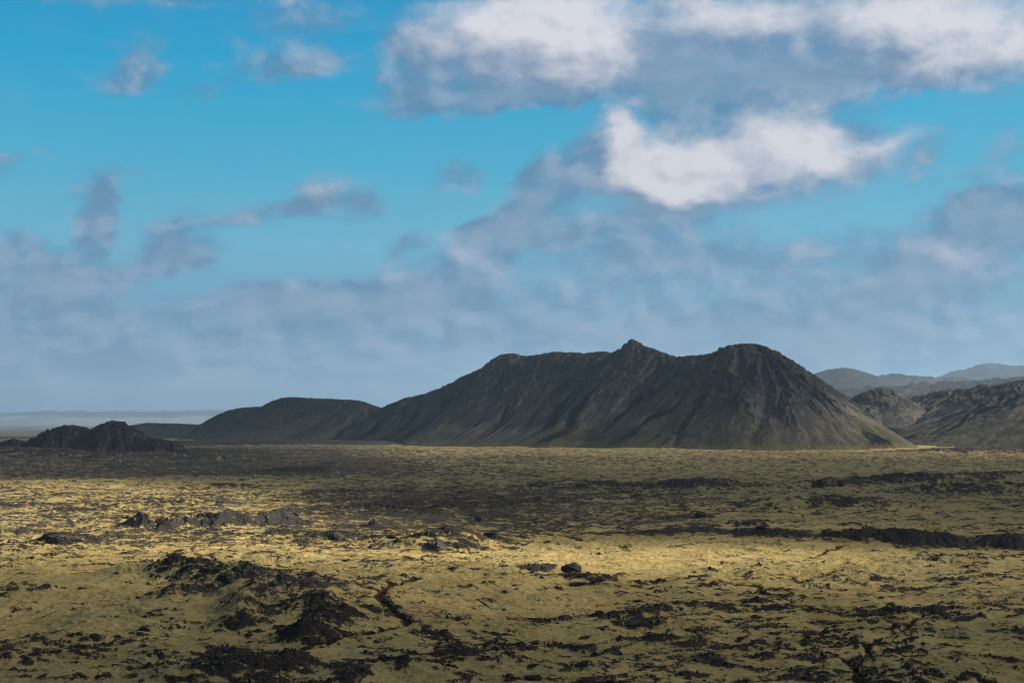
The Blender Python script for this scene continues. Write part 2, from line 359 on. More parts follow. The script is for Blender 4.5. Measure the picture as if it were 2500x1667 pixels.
def ground_fn(x, y, r):
    """height, and the cover fields of the plain, at world x, y"""
    A = {}
    wx = fbm(x, y, 60, 3, seed=901)*14; wy = fbm(x, y, 60, 3, seed=911)*14
    X, Y = x+wx, y+wy
    h = fbm(x, y, 330, 3, seed=1)*4.0*ss(300, 1200, r) + fbm(X, Y, 70, 4, seed=2)*1.9
    h += fbm(X, Y, 18, 4, seed=3, kind='b')*1.0
    sm = fbm(x, y, 90, 2, seed=77)                                   # smoother, deeper moss here and there
    h += fbm(X*0.8, Y, 5.0, 4, seed=5)*0.62*np.clip(1-sm*1.2, 0.3, 1.5)
    # regional amount of bare lava
    xs = 1250+F*x/np.maximum(y, 1); ys = HY+F*H/np.maximum(y, 1)
    def box(x0, x1, y0, y1, fx=60, fy=20): return ss(x0-fx, x0+fx, xs)*(1-ss(x1-fx, x1+fx, xs))*ss(y0-fy, y0+fy, ys)*(1-ss(y1-fy, y1+fy, ys))
    B = 0.0*x
    B += 0.20*box(-300, 950, 1085, 1165, 200, 12) + 0.10*box(300, 1300, 1100, 1165, 200, 10)
    B += 0.03*box(850, 2700, 1120, 1260, 150, 15)
    B += 0.12*box(-300, 1400, 1195, 1340, 200, 20)
    B += 0.13*box(750, 1750, 1175, 1300, 150, 20)
    B -= 0.16*box(-300, 350, 1395, 1540, 60, 15)
    B -= 0.12*box(950, 1500, 1400, 1500, 60, 15)
    B -= 0.14*box(1300, 2200, 1305, 1400, 60, 10)
    B += 0.04*box(1500, 2600, 1410, 1700, 100, 20) + 0.01*box(1000, 2600, 1500, 1700, 100, 20)
    B += 0.10*box(1200, 2700, 1100, 1130, 150, 8)
    B += 0.03*box(0, 2600, 1560, 1800, 100, 20)
    nA = fbm(X, Y, 24, 5, 0.6, seed=21); nB = fbm(X*0.7, Y, 6.5, 6, 0.68, seed=31)
    nC = fbm(X*0.6, Y, 2.6, 4, 0.6, seed=35); nD = fbm(X*0.6, Y, 10, 3, 0.5, seed=37, kind='r')
    rock = 0.335 + nA*0.24 + nB*0.50 + nC*0.42 + (nD-0.25)*0.10 + B*0.9
    h += fbm(x*0.75, y, 2.6, 3, seed=7, kind='b')*0.27
    # --- named landforms of the plain
    lava = 0.0*x; add = 0.0*x; pale = 0.0*x; red = 0.0*x; reg = np.zeros(np.shape(x), np.int32)
    rug = fbm(x, y, 9, 6, 0.6, seed=41, kind='r'); rug2 = fbm(x, y, 3.0, 4, 0.6, seed=51)
    # big black mound in the left foreground
    q = mound(x, y, 600, 1475, 42, 86, -8); e = ss(0, 0.75, q + nB*0.16 + nA*0.10)
    ridge1, t1, L1 = seg_dist(x, y, [gp(345,1402), gp(430,1405), gp(480,1412), gp(560,1428), gp(640,1440), gp(740,1446), gp(850,1447), gp(970,1441)])
    k = np.exp(-(ridge1/9)**2)*np.interp(t1/L1, [0, .12, .3, .5, .7, .85, 1], [.5, 1, 1, .9, .65, .45, .2])
    ridge2, t2, L2 = seg_dist(x, y, [gp(420,1475), gp(520,1470), gp(600,1490), gp(590,1540)])
    k2 = np.exp(-(ridge2/5.0)**2)
    ridge3, t3, L3 = seg_dist(x, y, [gp(640,1500), gp(760,1505), gp(830,1535), gp(740,1570)])
    k3 = np.exp(-(ridge3/5.5)**2)
    ridge4, t4, L4 = seg_dist(x, y, [gp(560,1620), gp(650,1625), gp(700,1640)])
    k4 = np.exp(-(ridge4/4.5)**2)
    add += e*1.6 + k*3.7 + k2*1.9 + k3*2.2 + k4*1.2
    lm = np.maximum.reduce([k*1.05, k2*0.95, k3*1.0, k4*0.9])
    add += lm*(rug*1.5 + rug2*0.6); rock += lm*(0.19+nA*.5) + e*0.05 - 0.05*(e > 0.3)
    reg = np.where((e > 0.08) | (lm > 0.35), 1, reg)
    # bottom lava patches
    for (a, b, rx, ry, hh) in [(520,1660,16,9,1.8),(960,1655,16,10,.7),(1010,1640,8,6,.5),(2350,1640,10,6,.4),(160,1480,5,3,.3),(25,1435,8,5,.8),(100,1440,7,4,.5)]:
        q = ss(0, .7, mound(x, y, a, b, rx, ry)+nB*.2); add += q*(hh+rug*.5); rock += q*(0.08+nA*.45)
    # sunlit grey scarp on the left
    sc1, u1, S1 = seg_dist(x, y, [gp(255,1283), gp(330,1284), gp(430,1288), gp(540,1290), gp(650,1284), gp(790,1272)])
    yy = np.interp(x, *zip(*[gp(a, b) for a, b in [(255,1283), (330,1284), (430,1288), (540,1290), (650,1284), (790,1272)]]))
    scw = fbm(x, y, 38, 4, 0.55, seed=91); edge = y - yy + nB*3 + scw*26
    wfade = ss(0, .12, u1/S1)*(1-ss(.85, 1, u1/S1))*(sc1 < 150)
    up = ss(-4, 15, edge)*np.exp(-np.clip(edge-15, 0, None)/75)
    add += up*wfade*(3.9+scw*2.0); f = np.exp(-((edge-5)/12)**2)*wfade*np.clip(1+scw*1.2+nA*.8, .2, 1.2); add += f*(rug*1.5+rug2*1.2); rock += f*(0.30+nA*.5+nC*.3); pale += f*.4
    reg = np.where((f > 0.30), 2, reg)
    # dark mossy lava edge on the right
    pts = [(1560,1300), (1720,1303), (1800,1310), (1950,1319), (2100,1325), (2250,1328), (2400,1333), (2700,1342)]
    gx = [gp(a, b) for a, b in pts]; sc2, u2, S2 = seg_dist(x, y, gx)
    yy = np.interp(x, *zip(*gx)); edge = y - yy + nB*4 + nA*5 + fbm(x, y, 55, 3, seed=93)*7
    hgt = np.interp(x, [g[0] for g in gx], [0.3, 1.0, 1.5, 2.2, 3.0, 3.4, 3.8, 4.0])
    wf = ss(gx[0][0]-15, gx[0][0]+10, x)
    up = ss(-2, 12, edge)*np.exp(-np.clip(edge-12, 0, None)/60); add += up*hgt*wf*(1+nA*.3)
    f = np.exp(-((edge-4)/8)**2)*wf; add += f*(rug*1.6+rug2*.6)*np.clip(hgt/4, .3, 1); rock += f*(0.54+nA*.12); B2 = f
    reg = np.where((f > 0.30) & (sc2 < 40), 3, reg)
    red += np.exp(-((edge+5)/3.5)**2)*wf*(x > gx[1][0])*1.1
    # hummock with the two boulders
    q = ss(0, 1, mound(x, y, 1090, 1335, 26, 22)); add += q*5.0 + q*rug*1.0; rock += q*0.16
    q = ss(0, 1, mound(x, y, 1070, 1328, 11, 8, 10)); add += q*(2.2+rug*.8); rock += q*.6; pale += q*.5
    # lava mounds in the middle distance and on the right
    for (a, b, rx, ry, hh, rk_) in [(2010,1235,50,30,3.2,.32),(1430,1186,50,28,3.2,.30),(1600,1192,70,25,3.0,.2),(1760,1192,60,25,2.4,.2),(2420,1202,75,32,5.5,.5),(2270,1178,70,32,5,.45),(2470,1166,90,36,5.5,.5),
                              (2040,1188,40,18,4,.5),(2130,1180,60,18,3,.4),(2450,1105,190,65,7.5,.6),(770,1150,60,40,4,.4),(545,1190,30,12,2,.5),(1810,1292,22,10,2.0,.4),(1700,1270,20,8,1.5,.3),
                              (160,1318,16,9,2.4,.6),(135,1320,8,6,1.2,.4),(60,1300,12,6,1.2,.3),(820,1310,9,5,1.4,.5),(720,1305,14,5,1.2,.45),(520,1310,14,5,1.0,.4),(450,1228,40,10,2,.45),(880,1203,40,10,2.,.4),
                              (60,1235,60,14,1.6,.4),(210,1245,30,8,1.,.4),(1165,1265,10,6,1.6,.3),(1430,1225,60,18,1.6,.2),(1000,1235,60,20,2.6,.3),
                              (1310,1392,14,5,1.0,.5),(1405,1408,9,5,1.0,.5),(1450,1415,7,4,1.3,.6),(1490,1428,9,4,.8,.5),(1700,1478,14,7,1.1,.5),(1580,1500,12,6,1.2,.4),(1600,1520,16,5,1.2,.5),
                              (1640,1560,14,5,.8,.4),(1870,1500,14,5,.6,.4),(2200,1495,14,5,1.0,.45),(2150,1520,6,4,.6,.6),(330,1120,200,60,5,.25),(200,1108,330,110,8,.35),(640,1102,260,40,3,.4),(2370,1370,30,14,1.2,.3)]:
        q = ss(0, .8, mound(x, y, a, b, rx, ry)+nB*.25*(mound(x, y, a, b, rx*1.3, ry*1.3) > 0)); add += q*(hh + rug*hh*.33)*.8; rock += q*(rk_*.46 + nA*.35)
    # black lava edge below the far left mountain
    q = ss(0, .25, mound(x, y, 700, 1083, 330, 230)); add += q*(4+rug*2.0); rock += q*.8
    # apron rising to the foot of the ridge
    h += add
    h += 14*ss(250, 900, x)*ss(2100, 2700, y)*(1-ss(3600, 5000, r))
    crack = 0*x
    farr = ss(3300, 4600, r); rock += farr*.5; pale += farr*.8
    for pl, wd_, dp in CRACKS:
        g = [gp(*p) for p in pl]
        x0, x1 = min(a for a, _ in g)-20, max(a for a, _ in g)+20; y0, y1 = min(b for _, b in g)-20, max(b for _, b in g)+20
        mk = (x > x0) & (x < x1) & (y > y0) & (y < y1)
        if not mk.any(): continue
        xx, yy_ = x[mk]+nB[mk]*2.2, y[mk]+nA[mk]*5
        d, _, _ = seg_dist(xx, yy_, g); v = np.exp(-(d/wd_)**2); crack[mk] = np.maximum(crack[mk], v)
        h[mk] -= v*dp
    # bare lava stands a little proud of the moss, with broken edges
    rr = ss(0.42, 0.60, rock)
    h += rr*(0.14 + 0.24*rug + 0.22*rug2)
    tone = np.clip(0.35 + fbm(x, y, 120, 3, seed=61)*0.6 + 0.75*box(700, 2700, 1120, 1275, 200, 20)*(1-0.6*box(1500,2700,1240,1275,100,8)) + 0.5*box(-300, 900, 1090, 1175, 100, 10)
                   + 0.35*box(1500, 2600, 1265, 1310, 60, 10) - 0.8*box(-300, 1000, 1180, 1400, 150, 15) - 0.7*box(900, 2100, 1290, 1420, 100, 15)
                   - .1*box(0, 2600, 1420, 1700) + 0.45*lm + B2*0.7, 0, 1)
    rdn = fbm(x, y, 25, 4, seed=71)
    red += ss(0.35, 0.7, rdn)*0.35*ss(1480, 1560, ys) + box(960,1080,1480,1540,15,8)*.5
    # land falls away to the coast in the far left, and rises to the viewpoint under the camera
    h = h*(1-ss(4000, 9000, r)) - 6*ss(3600, 8000, r)
    near = 29*(1-ss(0, 1, r/150)); h = h*ss(5, 60, r) + near
    return h, rock, crack, tone, red, np.clip(pale, 0, 1), reg

def build_ground():
    half = R(23.5)
    a_f = np.linspace(-half, half, 1560)
    a_c = np.linspace(half, 2*math.pi-half, 84)[1:-1]
    r = [0.5, 2, 5, 9, 14.0]
    while r[-1] < 90: r.append(r[-1]*1.05)
    while r[-1] < 190: r.append(r[-1]*1.006)
    while r[-1] < 3300: r.append(r[-1]*1.00235)
    while r[-1] < 29000: r.append(r[-1]*1.02)
    r = np.array(r)
    ang = np.concatenate([a_f, a_c, [2*math.pi-half]])       # clockwise from +Y, last column repeats the first
    RR, AA = np.meshgrid(r, ang, indexing='ij')
    x = RR*np.sin(AA); y = RR*np.cos(AA)
    # the wide plain only needs the detailed fields in front
    h, rock, crack, tone, red, pale, reg = ground_fn(x, y, RR)
    h[:, -1] = h[:, 0]
    nr, nc = x.shape
    V = np.stack([x, y, h], -1).reshape(-1, 3)
    Fc = grid_faces(nr, nc)
    fr = reg.reshape(-1)[Fc[:, 0]]
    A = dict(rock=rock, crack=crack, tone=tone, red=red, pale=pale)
    A = {k: v.reshape(-1) for k, v in A.items()}
    # close the hole under the viewpoint
    names = {0: 'ground', 1: 'lava_mound', 2: 'rock_scarp', 3: 'lava_ridge'}
    for k, nm in names.items():
        f = Fc[fr == k]
        used, inv = np.unique(f, return_inverse=True)
        v = V[used]; ff = inv.reshape(f.shape); at = {q: z[used] for q, z in A.items()}
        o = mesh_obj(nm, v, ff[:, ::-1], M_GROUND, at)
        struct(o)
    return V, rock, nr, nc
GV, GROCK, GNR, GNC = build_ground()
def gz(x, y):                                # ground height at one or many points
    x = np.atleast_1d(np.asarray(x, float)); y = np.atleast_1d(np.asarray(y, float))
    return ground_fn(x, y, np.hypot(x, y))

# ------------------------------------------------------------------ hills
def build_hill(name, material, ridges, slope, bbox, step, gully=5.0, crag=4.0, lam=45, seed=0, foot=0.0, crag_h=0.7, curve=0.0, back=None, lumps=0.0, crag_lam=14, base_z=0.0, ruled=None, moss=(), crags=(), pales=(), fan=95):
    """ridges: polylines of world points (x, y, z); the flanks fall away at the given slope"""
    x0, x1, y0, y1 = bbox
    xs_ = np.arange(x0, x1+step, step); ys_ = np.arange(y0, y1+step, step)
    Y, X = np.meshgrid(ys_, xs_, indexing='ij')
    Xw = X+fbm(X, Y, lam*3, 3, seed=seed+5)*lam*0.55; Yw = Y+fbm(X, Y, lam*3, 3, seed=seed+6)*lam*0.55
    best = np.full(X.shape, -1e9); T = np.zeros(X.shape); Dn = np.zeros(X.shape); ZC = np.ones(X.shape)
    off = 0
    if ruled is not None:                                     # a long face whose fall lines all run square to one straight crest
        cp, (xa, Da), (xb, Db), s_top, s_mid, s_foot, s_back = ruled
        A = np.array(D2(xa, 0, Da)[:2]); Bp = np.array(D2(xb, 0, Db)[:2]); L = np.hypot(*(Bp-A)); U = (Bp-A)/L; Nn = np.array([U[1], -U[0]])
        if Nn[1] > 0: Nn = -Nn
        tt, zz = [], []
        for px, py in cp:
            kx_ = (px*1.0629-1250)/F; den = U[0]-kx_*U[1]; t_ = (kx_*A[1]-A[0])/den; yv = A[1]+t_*U[1]
            tt.append(t_); zz.append(H-(py*1.0629-HY)/F*yv)
        tt = np.array(tt); zz = np.array(zz); ts = np.arange(tt[0]-400, tt[-1]+400, 2.0); zf = np.interp(ts, tt, zz)
        ker = np.hanning(61); ker /= ker.sum(); zs = np.convolve(np.pad(zf, 30, mode='edge'), ker, 'valid')
        Tr = (X-A[0])*U[0]+(Y-A[1])*U[1]; Dr = (X-A[0])*Nn[0]+(Y-A[1])*Nn[1]
        Tb = Tr+fbm(X, Y, 120, 3, seed=seed+31)*16*np.clip(np.abs(Dr)/60, 0, 1)
        zc = np.interp(Tb, ts, zs); sharp = np.interp(Tb, ts, zf)-zc; zc = zc+sharp*np.exp(-np.abs(Dr)/22)
        df = np.clip(Dr, 0, None); db = np.clip(-Dr, 0, None); hh = np.maximum(zc-base_z, 1)
        fall = np.minimum(df, 0.28*hh/s_top)*s_top; r2 = np.clip(df-0.28*hh/s_top, 0, None)
        fall += np.minimum(r2, 0.5*hh/s_mid)*s_mid; r3 = np.clip(r2-0.5*hh/s_mid, 0, None); fall += r3*s_foot
        endl = np.clip(tt[0]-Tr, 0, None)+np.clip(Tr-tt[-1], 0, None)
        best = zc-fall-db*s_back-endl*0.7; T = Tr.copy(); Dn = df+db*0.6; ZC = zc.copy(); off = L+900
    for pts in ridges:
        slope_k = None
        if isinstance(pts, tuple): pts, slope_k = pts
        for (a, b) in zip(pts[:-1], pts[1:]):
            ax, ay, az_ = a; bx, by, bz = b
            l2 = (bx-ax)**2+(by-ay)**2; ln = math.sqrt(l2)
            for XX, YY in ((X, Y),):
                t = np.clip(((XX-ax)*(bx-ax)+(YY-ay)*(by-ay))/l2, 0, 1)
                d = np.hypot(XX-ax-t*(bx-ax), YY-ay-t*(by-ay))
                zc = az_+t*(bz-az_)
                sl_ = slope_k or slope
                if back is not None:
                    side = (bx-ax)*(YY-ay)-(by-ay)*(XX-ax)
                    sl_ = np.where(side > 0, back, slope)
                hgt = zc-sl_*d + curve*np.clip(d, 0, 300)**2/600
                m = hgt > best
                raw = ((XX-ax)*(bx-ax)+(YY-ay)*(by-ay))/ln; prp = np.abs((bx-ax)*(YY-ay)-(by-ay)*(XX-ax))/ln
                best = np.where(m, hgt, best); T = np.where(m, off+t*ln+np.arctan2(raw-t*ln, prp+1)*fan, T); Dn = np.where(m, d, Dn); ZC = np.where(m, zc, ZC)
            off += ln
        off += 500
    hf = np.clip((best-base_z)/np.maximum(ZC-base_z, 5), 0, 1)
    Tw = T+fbm(X, Y, lam*2.5, 4, seed=seed+7)*lam*0.8
    gl = fbm(Tw, Dn*0.13, lam, 5, 0.55, seed=seed+1, kind='r')
    gm = fbm(Tw, Dn*0.07, lam*0.42, 4, 0.6, seed=seed+11, kind='r')
    env = np.clip(Dn/(lam*0.7), 0, 1)*np.clip(hf*2.2, 0, 1)
    z = best + (gl-0.15)*gully*env*(0.45+0.55*ss(0.15, 0.7, hf)) + (gm-0.2)*gully*0.16*env
    pxs = (1250+F*X/Y)/1.0629; pys = (HY-F*(best-H)/Y)/1.0629
    ck = 0*X
    for (a_, b_, ra, rb, am) in crags: ck += am*np.exp(-((pxs-a_)/ra)**2-((pys-b_)/rb)**2)
    cr = ss(crag_h-0.22, crag_h+0.10, hf + (gl-0.2)*0.42 + fbm(Tw, Dn*0.5, lam*1.4, 4, seed=seed+2)*0.30 + ck)
    cn = 0.6*fbm(Tw*1.0, Dn*0.45, crag_lam, 5, 0.58, seed=seed+3, kind='r')+0.4*fbm(Xw, Yw, crag_lam*0.8, 5, 0.6, seed=seed+13, kind='r')
    z = z + cr*(cn-0.25)*crag*(0.30+0.70*np.clip(Dn/9, 0, 1)) + fbm(X, Y, 12, 4, seed=seed+4)*0.9
    streak = np.clip(0.5 + (gl-0.25)*0.75 + (gm-0.2)*0.45 + fbm(Tw, Dn*0.05, lam*0.6, 5, 0.65, seed=seed+21)*0.9, 0, 1.2)
    mossy = 0*X
    for (a_, b_, ra, rb, am) in pales: streak = streak + am*np.exp(-((pxs-a_)/ra)**2-((pys-b_)/rb)**2)
    for (a_, b_, ra, rb, am) in moss: mossy += am*np.exp(-((pxs-a_)/ra)**2-((pys-b_)/rb)**2)
    if lumps: z += fbm(X, Y, 45, 5, 0.55, seed=seed+9, kind='b')*lumps
    # blend the foot outward into the plain
    g = base_z+foot
    kk = 9.0
    z = np.where(z > g-60, g-60+kk*np.logaddexp(0, (z-(g-60))/kk), z)
    keep = z > base_z-7
    nr, nc = X.shape
    V = np.stack([X, Y, z], -1).reshape(-1, 3)
    Fc = grid_faces(nr, nc); k = keep.reshape(-1); Fc = Fc[k[Fc].any(axis=1)]
    used, inv = np.unique(Fc, return_inverse=True)
    at = dict(along=T, down=Dn, hfrac=hf, crag=cr, streak=streak, mossy=mossy)
    o = mesh_obj(name, V[used], inv.reshape(Fc.shape), material, {q: a.reshape(-1)[used] for q, a in at.items()})
    struct(o); return o
def D2(x, y, D): return W3(x*1.0629, y*1.0629, D)           # from the 2352 px print
def crest(pts, Da, Db):                                       # depth runs linearly with the column between the two ends
    xa, xb = pts[0][0], pts[-1][0]
    return [D2(x, y, Da+(Db-Da)*(x-xa)/(xb-xa)) for x, y in pts]

MAIN = [(790,985),(820,968),(850,952),(880,937),(905,925),(940,912),(955,910),(985,903),(1000,895),(1012,893),(1030,885),(1055,873),(1060,869),(1085,855),(1110,845),(1128,836),(1136,824),(1150,815),(1180,812),(1190,816),(1205,819),
        (1240,815),(1262,812),(1270,809),(1287,808),(1295,811),(1310,810),(1350,812),(1370,808),(1388,808),(1410,812),(1424,806),(1431,799),(1437,794),(1442,786),(1446,781),(1453,779),(1458,783),(1464,784),(1470,792),(1478,796),(1485,798),(1500,800),(1510,805),(1522,809),
        (1530,814),(1547,823),(1553,824),(1562,820),(1580,818),(1600,817),(1625,814),(1640,810),(1652,807),(1665,800),(1680,796),(1690,793),(1705,789),(1712,790),(1725,795)]
rear = (crest([(1700,791),(1722,791),(1732,797),(1742,799),(1765,813),(1780,826),(1800,838),(1815,852),(1832,866),(1850,877),(1875,888),(1900,901),(1930,913),(1960,926),(2000,945),(2050,965)], 2330, 2620), 0.66)
spur = ([D2(1703,792,2330), D2(1745,815,2300), D2(1772,845,2262), D2(1792,885,2222), D2(1812,930,2180), D2(1838,975,2135), D2(1862,1020,2085)], 0.60)
build_hill('mountain', M_MTN, [rear, spur], 0.60, (-620, 900, 1740, 3150), 1.7, gully=17, crag=12, lam=46, seed=100, crag_h=0.70, crag_lam=17,
           ruled=(MAIN, (790, 2900), (1715, 2330), 0.85, 0.62, 0.40, 0.6),
           moss=[(1600,970,120,60,.75),(1500,1000,150,40,.4),(1350,985,120,45,.3),(1850,1000,200,25,.4),(1000,990,150,30,.2),(1960,975,90,35,.45)],
           pales=[(1950,965,110,50,.5),(1880,920,50,35,.3),(1130,880,60,30,.25)],
           crags=[(1460,850,60,50,.35),(1700,850,90,60,.25),(1820,940,30,60,.35),(1110,870,30,30,.35),(1300,830,60,25,.15)])
LEFT = [(425,1012),(440,998),(462,975),(470,973),(480,963),(500,953),(520,944),(545,938),(560,936),(590,934),(600,935),(612,928),(622,922),(645,914),(670,912),(700,914),(760,916),(820,919),(835,922),(850,928),(880,938),(930,965),(960,985)]
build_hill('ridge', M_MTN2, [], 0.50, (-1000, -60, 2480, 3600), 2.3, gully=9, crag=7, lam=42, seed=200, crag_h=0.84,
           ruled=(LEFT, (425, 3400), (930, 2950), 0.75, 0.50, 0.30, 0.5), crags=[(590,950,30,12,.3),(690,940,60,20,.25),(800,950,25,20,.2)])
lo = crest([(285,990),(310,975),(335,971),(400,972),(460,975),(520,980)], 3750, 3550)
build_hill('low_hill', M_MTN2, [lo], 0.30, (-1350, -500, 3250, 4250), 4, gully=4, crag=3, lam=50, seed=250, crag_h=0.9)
# right: saddle with its knob, then the ridge that runs out of the picture
rr_ = [D2(2085,916,2620), D2(2110,912,2600), D2(2170,899,2560), D2(2240,891,2520), D2(2300,884,2470), D2(2352,874,2430), D2(2450,862,2380), D2(2600,850,2300)]
rr2 = [D2(2255,885,2510), D2(2240,915,2450), D2(2190,950,2400), D2(2170,975,2370)]
rr3 = [D2(2340,876,2440), D2(2320,920,2370), D2(2280,950,2320)]
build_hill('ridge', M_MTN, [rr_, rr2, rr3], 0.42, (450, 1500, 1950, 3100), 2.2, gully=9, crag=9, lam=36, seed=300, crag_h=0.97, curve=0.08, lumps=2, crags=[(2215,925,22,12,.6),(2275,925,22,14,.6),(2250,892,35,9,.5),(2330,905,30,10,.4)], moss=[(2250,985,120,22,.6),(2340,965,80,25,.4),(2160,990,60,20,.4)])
sd = ([D2(1962,915,2560), D2(1980,906,2540), D2(2005,893,2520), D2(2025,891,2520), D2(2042,894,2520), D2(2056,912,2520), D2(2072,926,2530), D2(2100,940,2560)], 0.62)
build_hill('knoll', M_MTN, [sd], 0.55, (450, 900, 2250, 2850), 1.6, gully=2, crag=9, lam=25, seed=330, fan=0, crag_h=0.80, crag_lam=20, lumps=2.5)
# left rugged lava hill
h1 = [D2(75,1022,1800), D2(100,1000,1790), D2(125,985,1790), D2(150,978,1790), D2(180,978,1800), D2(200,986,1800)]
h2 = [D2(200,990,1800), D2(222,984,1790), D2(245,972,1780), D2(260,967,1780), D2(275,971,1770), D2(300,990,1760), D2(330,1003,1750), D2(360,1006,1740), D2(390,1012,1740), D2(420,1030,1730)]
h3 = [D2(0,1016,1850), D2(30,1008,1850), D2(60,1014,1850)]
build_hill('lava_hill', M_HILL, [h1, h2, h3], 0.66, (-780, -280, 1560, 2000), 1.25, gully=5, crag=9, lam=22, seed=400, crag_h=0.55, lumps=3.0, crag_lam=9)
# far country
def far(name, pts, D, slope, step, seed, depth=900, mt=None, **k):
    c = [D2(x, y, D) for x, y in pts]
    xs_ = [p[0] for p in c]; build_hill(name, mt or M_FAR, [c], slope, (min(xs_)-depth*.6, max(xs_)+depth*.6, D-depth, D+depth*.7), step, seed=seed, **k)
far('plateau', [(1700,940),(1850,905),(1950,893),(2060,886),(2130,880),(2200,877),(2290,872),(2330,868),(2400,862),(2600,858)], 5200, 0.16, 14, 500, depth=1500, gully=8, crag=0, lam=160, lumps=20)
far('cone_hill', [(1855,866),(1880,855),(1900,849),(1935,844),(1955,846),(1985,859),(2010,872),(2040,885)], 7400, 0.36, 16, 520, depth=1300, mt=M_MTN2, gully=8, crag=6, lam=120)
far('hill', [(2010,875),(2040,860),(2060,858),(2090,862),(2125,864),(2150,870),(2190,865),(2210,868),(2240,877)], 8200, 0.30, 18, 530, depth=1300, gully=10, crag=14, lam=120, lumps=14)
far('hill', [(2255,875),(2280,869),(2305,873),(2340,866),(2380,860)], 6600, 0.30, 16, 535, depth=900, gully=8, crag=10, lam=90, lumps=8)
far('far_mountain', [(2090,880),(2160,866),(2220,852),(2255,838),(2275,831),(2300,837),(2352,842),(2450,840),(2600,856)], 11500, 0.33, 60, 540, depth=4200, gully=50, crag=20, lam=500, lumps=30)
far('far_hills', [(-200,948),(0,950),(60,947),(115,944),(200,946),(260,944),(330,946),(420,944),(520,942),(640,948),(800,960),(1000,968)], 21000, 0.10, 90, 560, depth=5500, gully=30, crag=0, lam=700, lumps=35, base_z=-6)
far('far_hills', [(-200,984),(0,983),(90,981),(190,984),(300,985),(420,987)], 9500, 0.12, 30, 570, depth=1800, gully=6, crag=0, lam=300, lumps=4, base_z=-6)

# ------------------------------------------------------------------ boulders and rubble
def ico(sub):
    import bmesh
    b = bmesh.new(); bmesh.ops.create_icosphere(b, subdivisions=sub, radius=1.0)
    v = np.array([p.co[:] for p in b.verts]); f = np.array([[q.index for q in p.verts] for p in b.faces]); b.free(); return v, f
def n3(v, lam, seed, oct=4, kind='f'):
    return (fbm(v[:, 0]+5.2, v[:, 1]+1.3, lam, oct, seed=seed, kind=kind)+fbm(v[:, 1]-3.1, v[:, 2]+2.7, lam, oct, seed=seed+3, kind=kind)+fbm(v[:, 2]+7.7, v[:, 0]-4.4, lam, oct, seed=seed+7, kind=kind))/3
ICO5 = ico(6); ICO1 = ico(1)
def boulder(xs, ys, wpx, hpx, label, cat='boulder', name='boulder', group=None, seed=1, depth=0.8, rot=0.0, material=None, boxy=0.2, D=None, sink=0.25, zoff=0.0):
    """a lava boulder whose foot is seen at photo pixel xs, ys"""
    x, y = gp(xs, ys)
    if D is None:
        for _ in range(12):                                  # walk along the line of sight to the uneven ground
            z = float(gz(x, y)[0][0]); Y = F*(H-z)/(ys-HY); y = 0.5*y+0.5*Y; x = (xs-1250)/F*y
        z = float(gz(x, y)[0][0])
    else:
        x, y, z = W3(xs, ys, D)
    wm, hm = wpx/F*y, hpx/F*y
    v, f = ICO5; v = v.copy(); rs = np.random.RandomState(seed)
    v = v/np.maximum(np.abs(v).max(axis=1, keepdims=True), 1e-6)**boxy
    for _ in range(11):                                      # flat broken faces
        n = rs.normal(size=3); n /= np.linalg.norm(n); d = rs.uniform(.62, .9); s = v@n; v -= np.clip(s-d, 0, None)[:, None]*n*0.85
    v *= (1+0.75*n3(v, 1.1, seed, 3)+0.42*n3(v, 0.42, seed+50, 5, 'r')+.14*n3(v, .12, seed+70, 3))[:, None]
    a = rot; v = np.stack([v[:, 0]*math.cos(a)-v[:, 1]*math.sin(a), v[:, 0]*math.sin(a)+v[:, 1]*math.cos(a), v[:, 2]], -1)
    v -= v.min(0); v /= v.max(0); v -= (.5, .5, 0)
    v *= (wm, wm*depth, hm*(1+sink)); v[:, 2] -= hm*sink
    o = mesh_obj(name, v, f, material or M_ROCK)
    o.location = (x, y+wm*depth*0.3, z+zoff); tag(o, label, cat, group)
    return o
boulder(1105, 1311, 36, 17, 'squat dark boulder perched on the crest of the sunlit hummock, left of its twin', seed=3, zoff=.2)
boulder(1196, 1316, 40, 18, 'rounded grey-black boulder alone on the sunlit moss just right of the hummock', seed=8)
boulder(1395, 1398, 52, 26, 'largest isolated black boulder with a notched top at the near edge of the sunlit moss', seed=19, depth=.7, boxy=.0, sink=.4)
boulder(1062, 1336, 52, 24, 'low grey rock outcrop capping the left shoulder of the sunlit hummock', 'rock outcrop', 'rock_outcrop', seed=21, material=M_ROCKG, sink=.5)
boulder(1168, 1272, 17, 17, 'small pale grey upright stone standing in the sunlit moss behind the hummock', seed=31, material=M_ROCKG, boxy=.2)
boulder(955, 1314, 26, 10, 'small dark rock in sunlit moss a little left of the hummock', seed=33)
boulder(1458, 1426, 46, 13, 'rugged dark outcrop just in front and right of the largest black boulder', 'rock outcrop', 'rock_outcrop', seed=35, sink=.5)
boulder(1412, 1428, 46, 8, 'low dark outcrop between the largest black boulder and the rugged outcrop', 'rock outcrop', 'rock_outcrop', seed=36, sink=.5)
boulder(818, 1316, 38, 18, 'grey pyramid-shaped outcrop on the sunlit moss in front of the long scarp', 'rock outcrop', 'rock_outcrop', seed=37, material=M_ROCKG, sink=.4, boxy=.2)
boulder(910, 1284, 26, 15, 'grey pointed outcrop beyond the right end of the long scarp', 'rock outcrop', 'rock_outcrop', seed=38, material=M_ROCKG, sink=.4, boxy=.2)
boulder(150, 1326, 92, 24, 'wide dark jagged outcrop in the sunlit moss at far left', 'rock outcrop', 'rock_outcrop', seed=40, sink=.5, depth=.6)
boulder(548, 1430, 44, 16, 'black lump of lava on the skyline of the foreground mound', 'rock outcrop', 'rock_outcrop', seed=44, zoff=1.2, sink=.6)
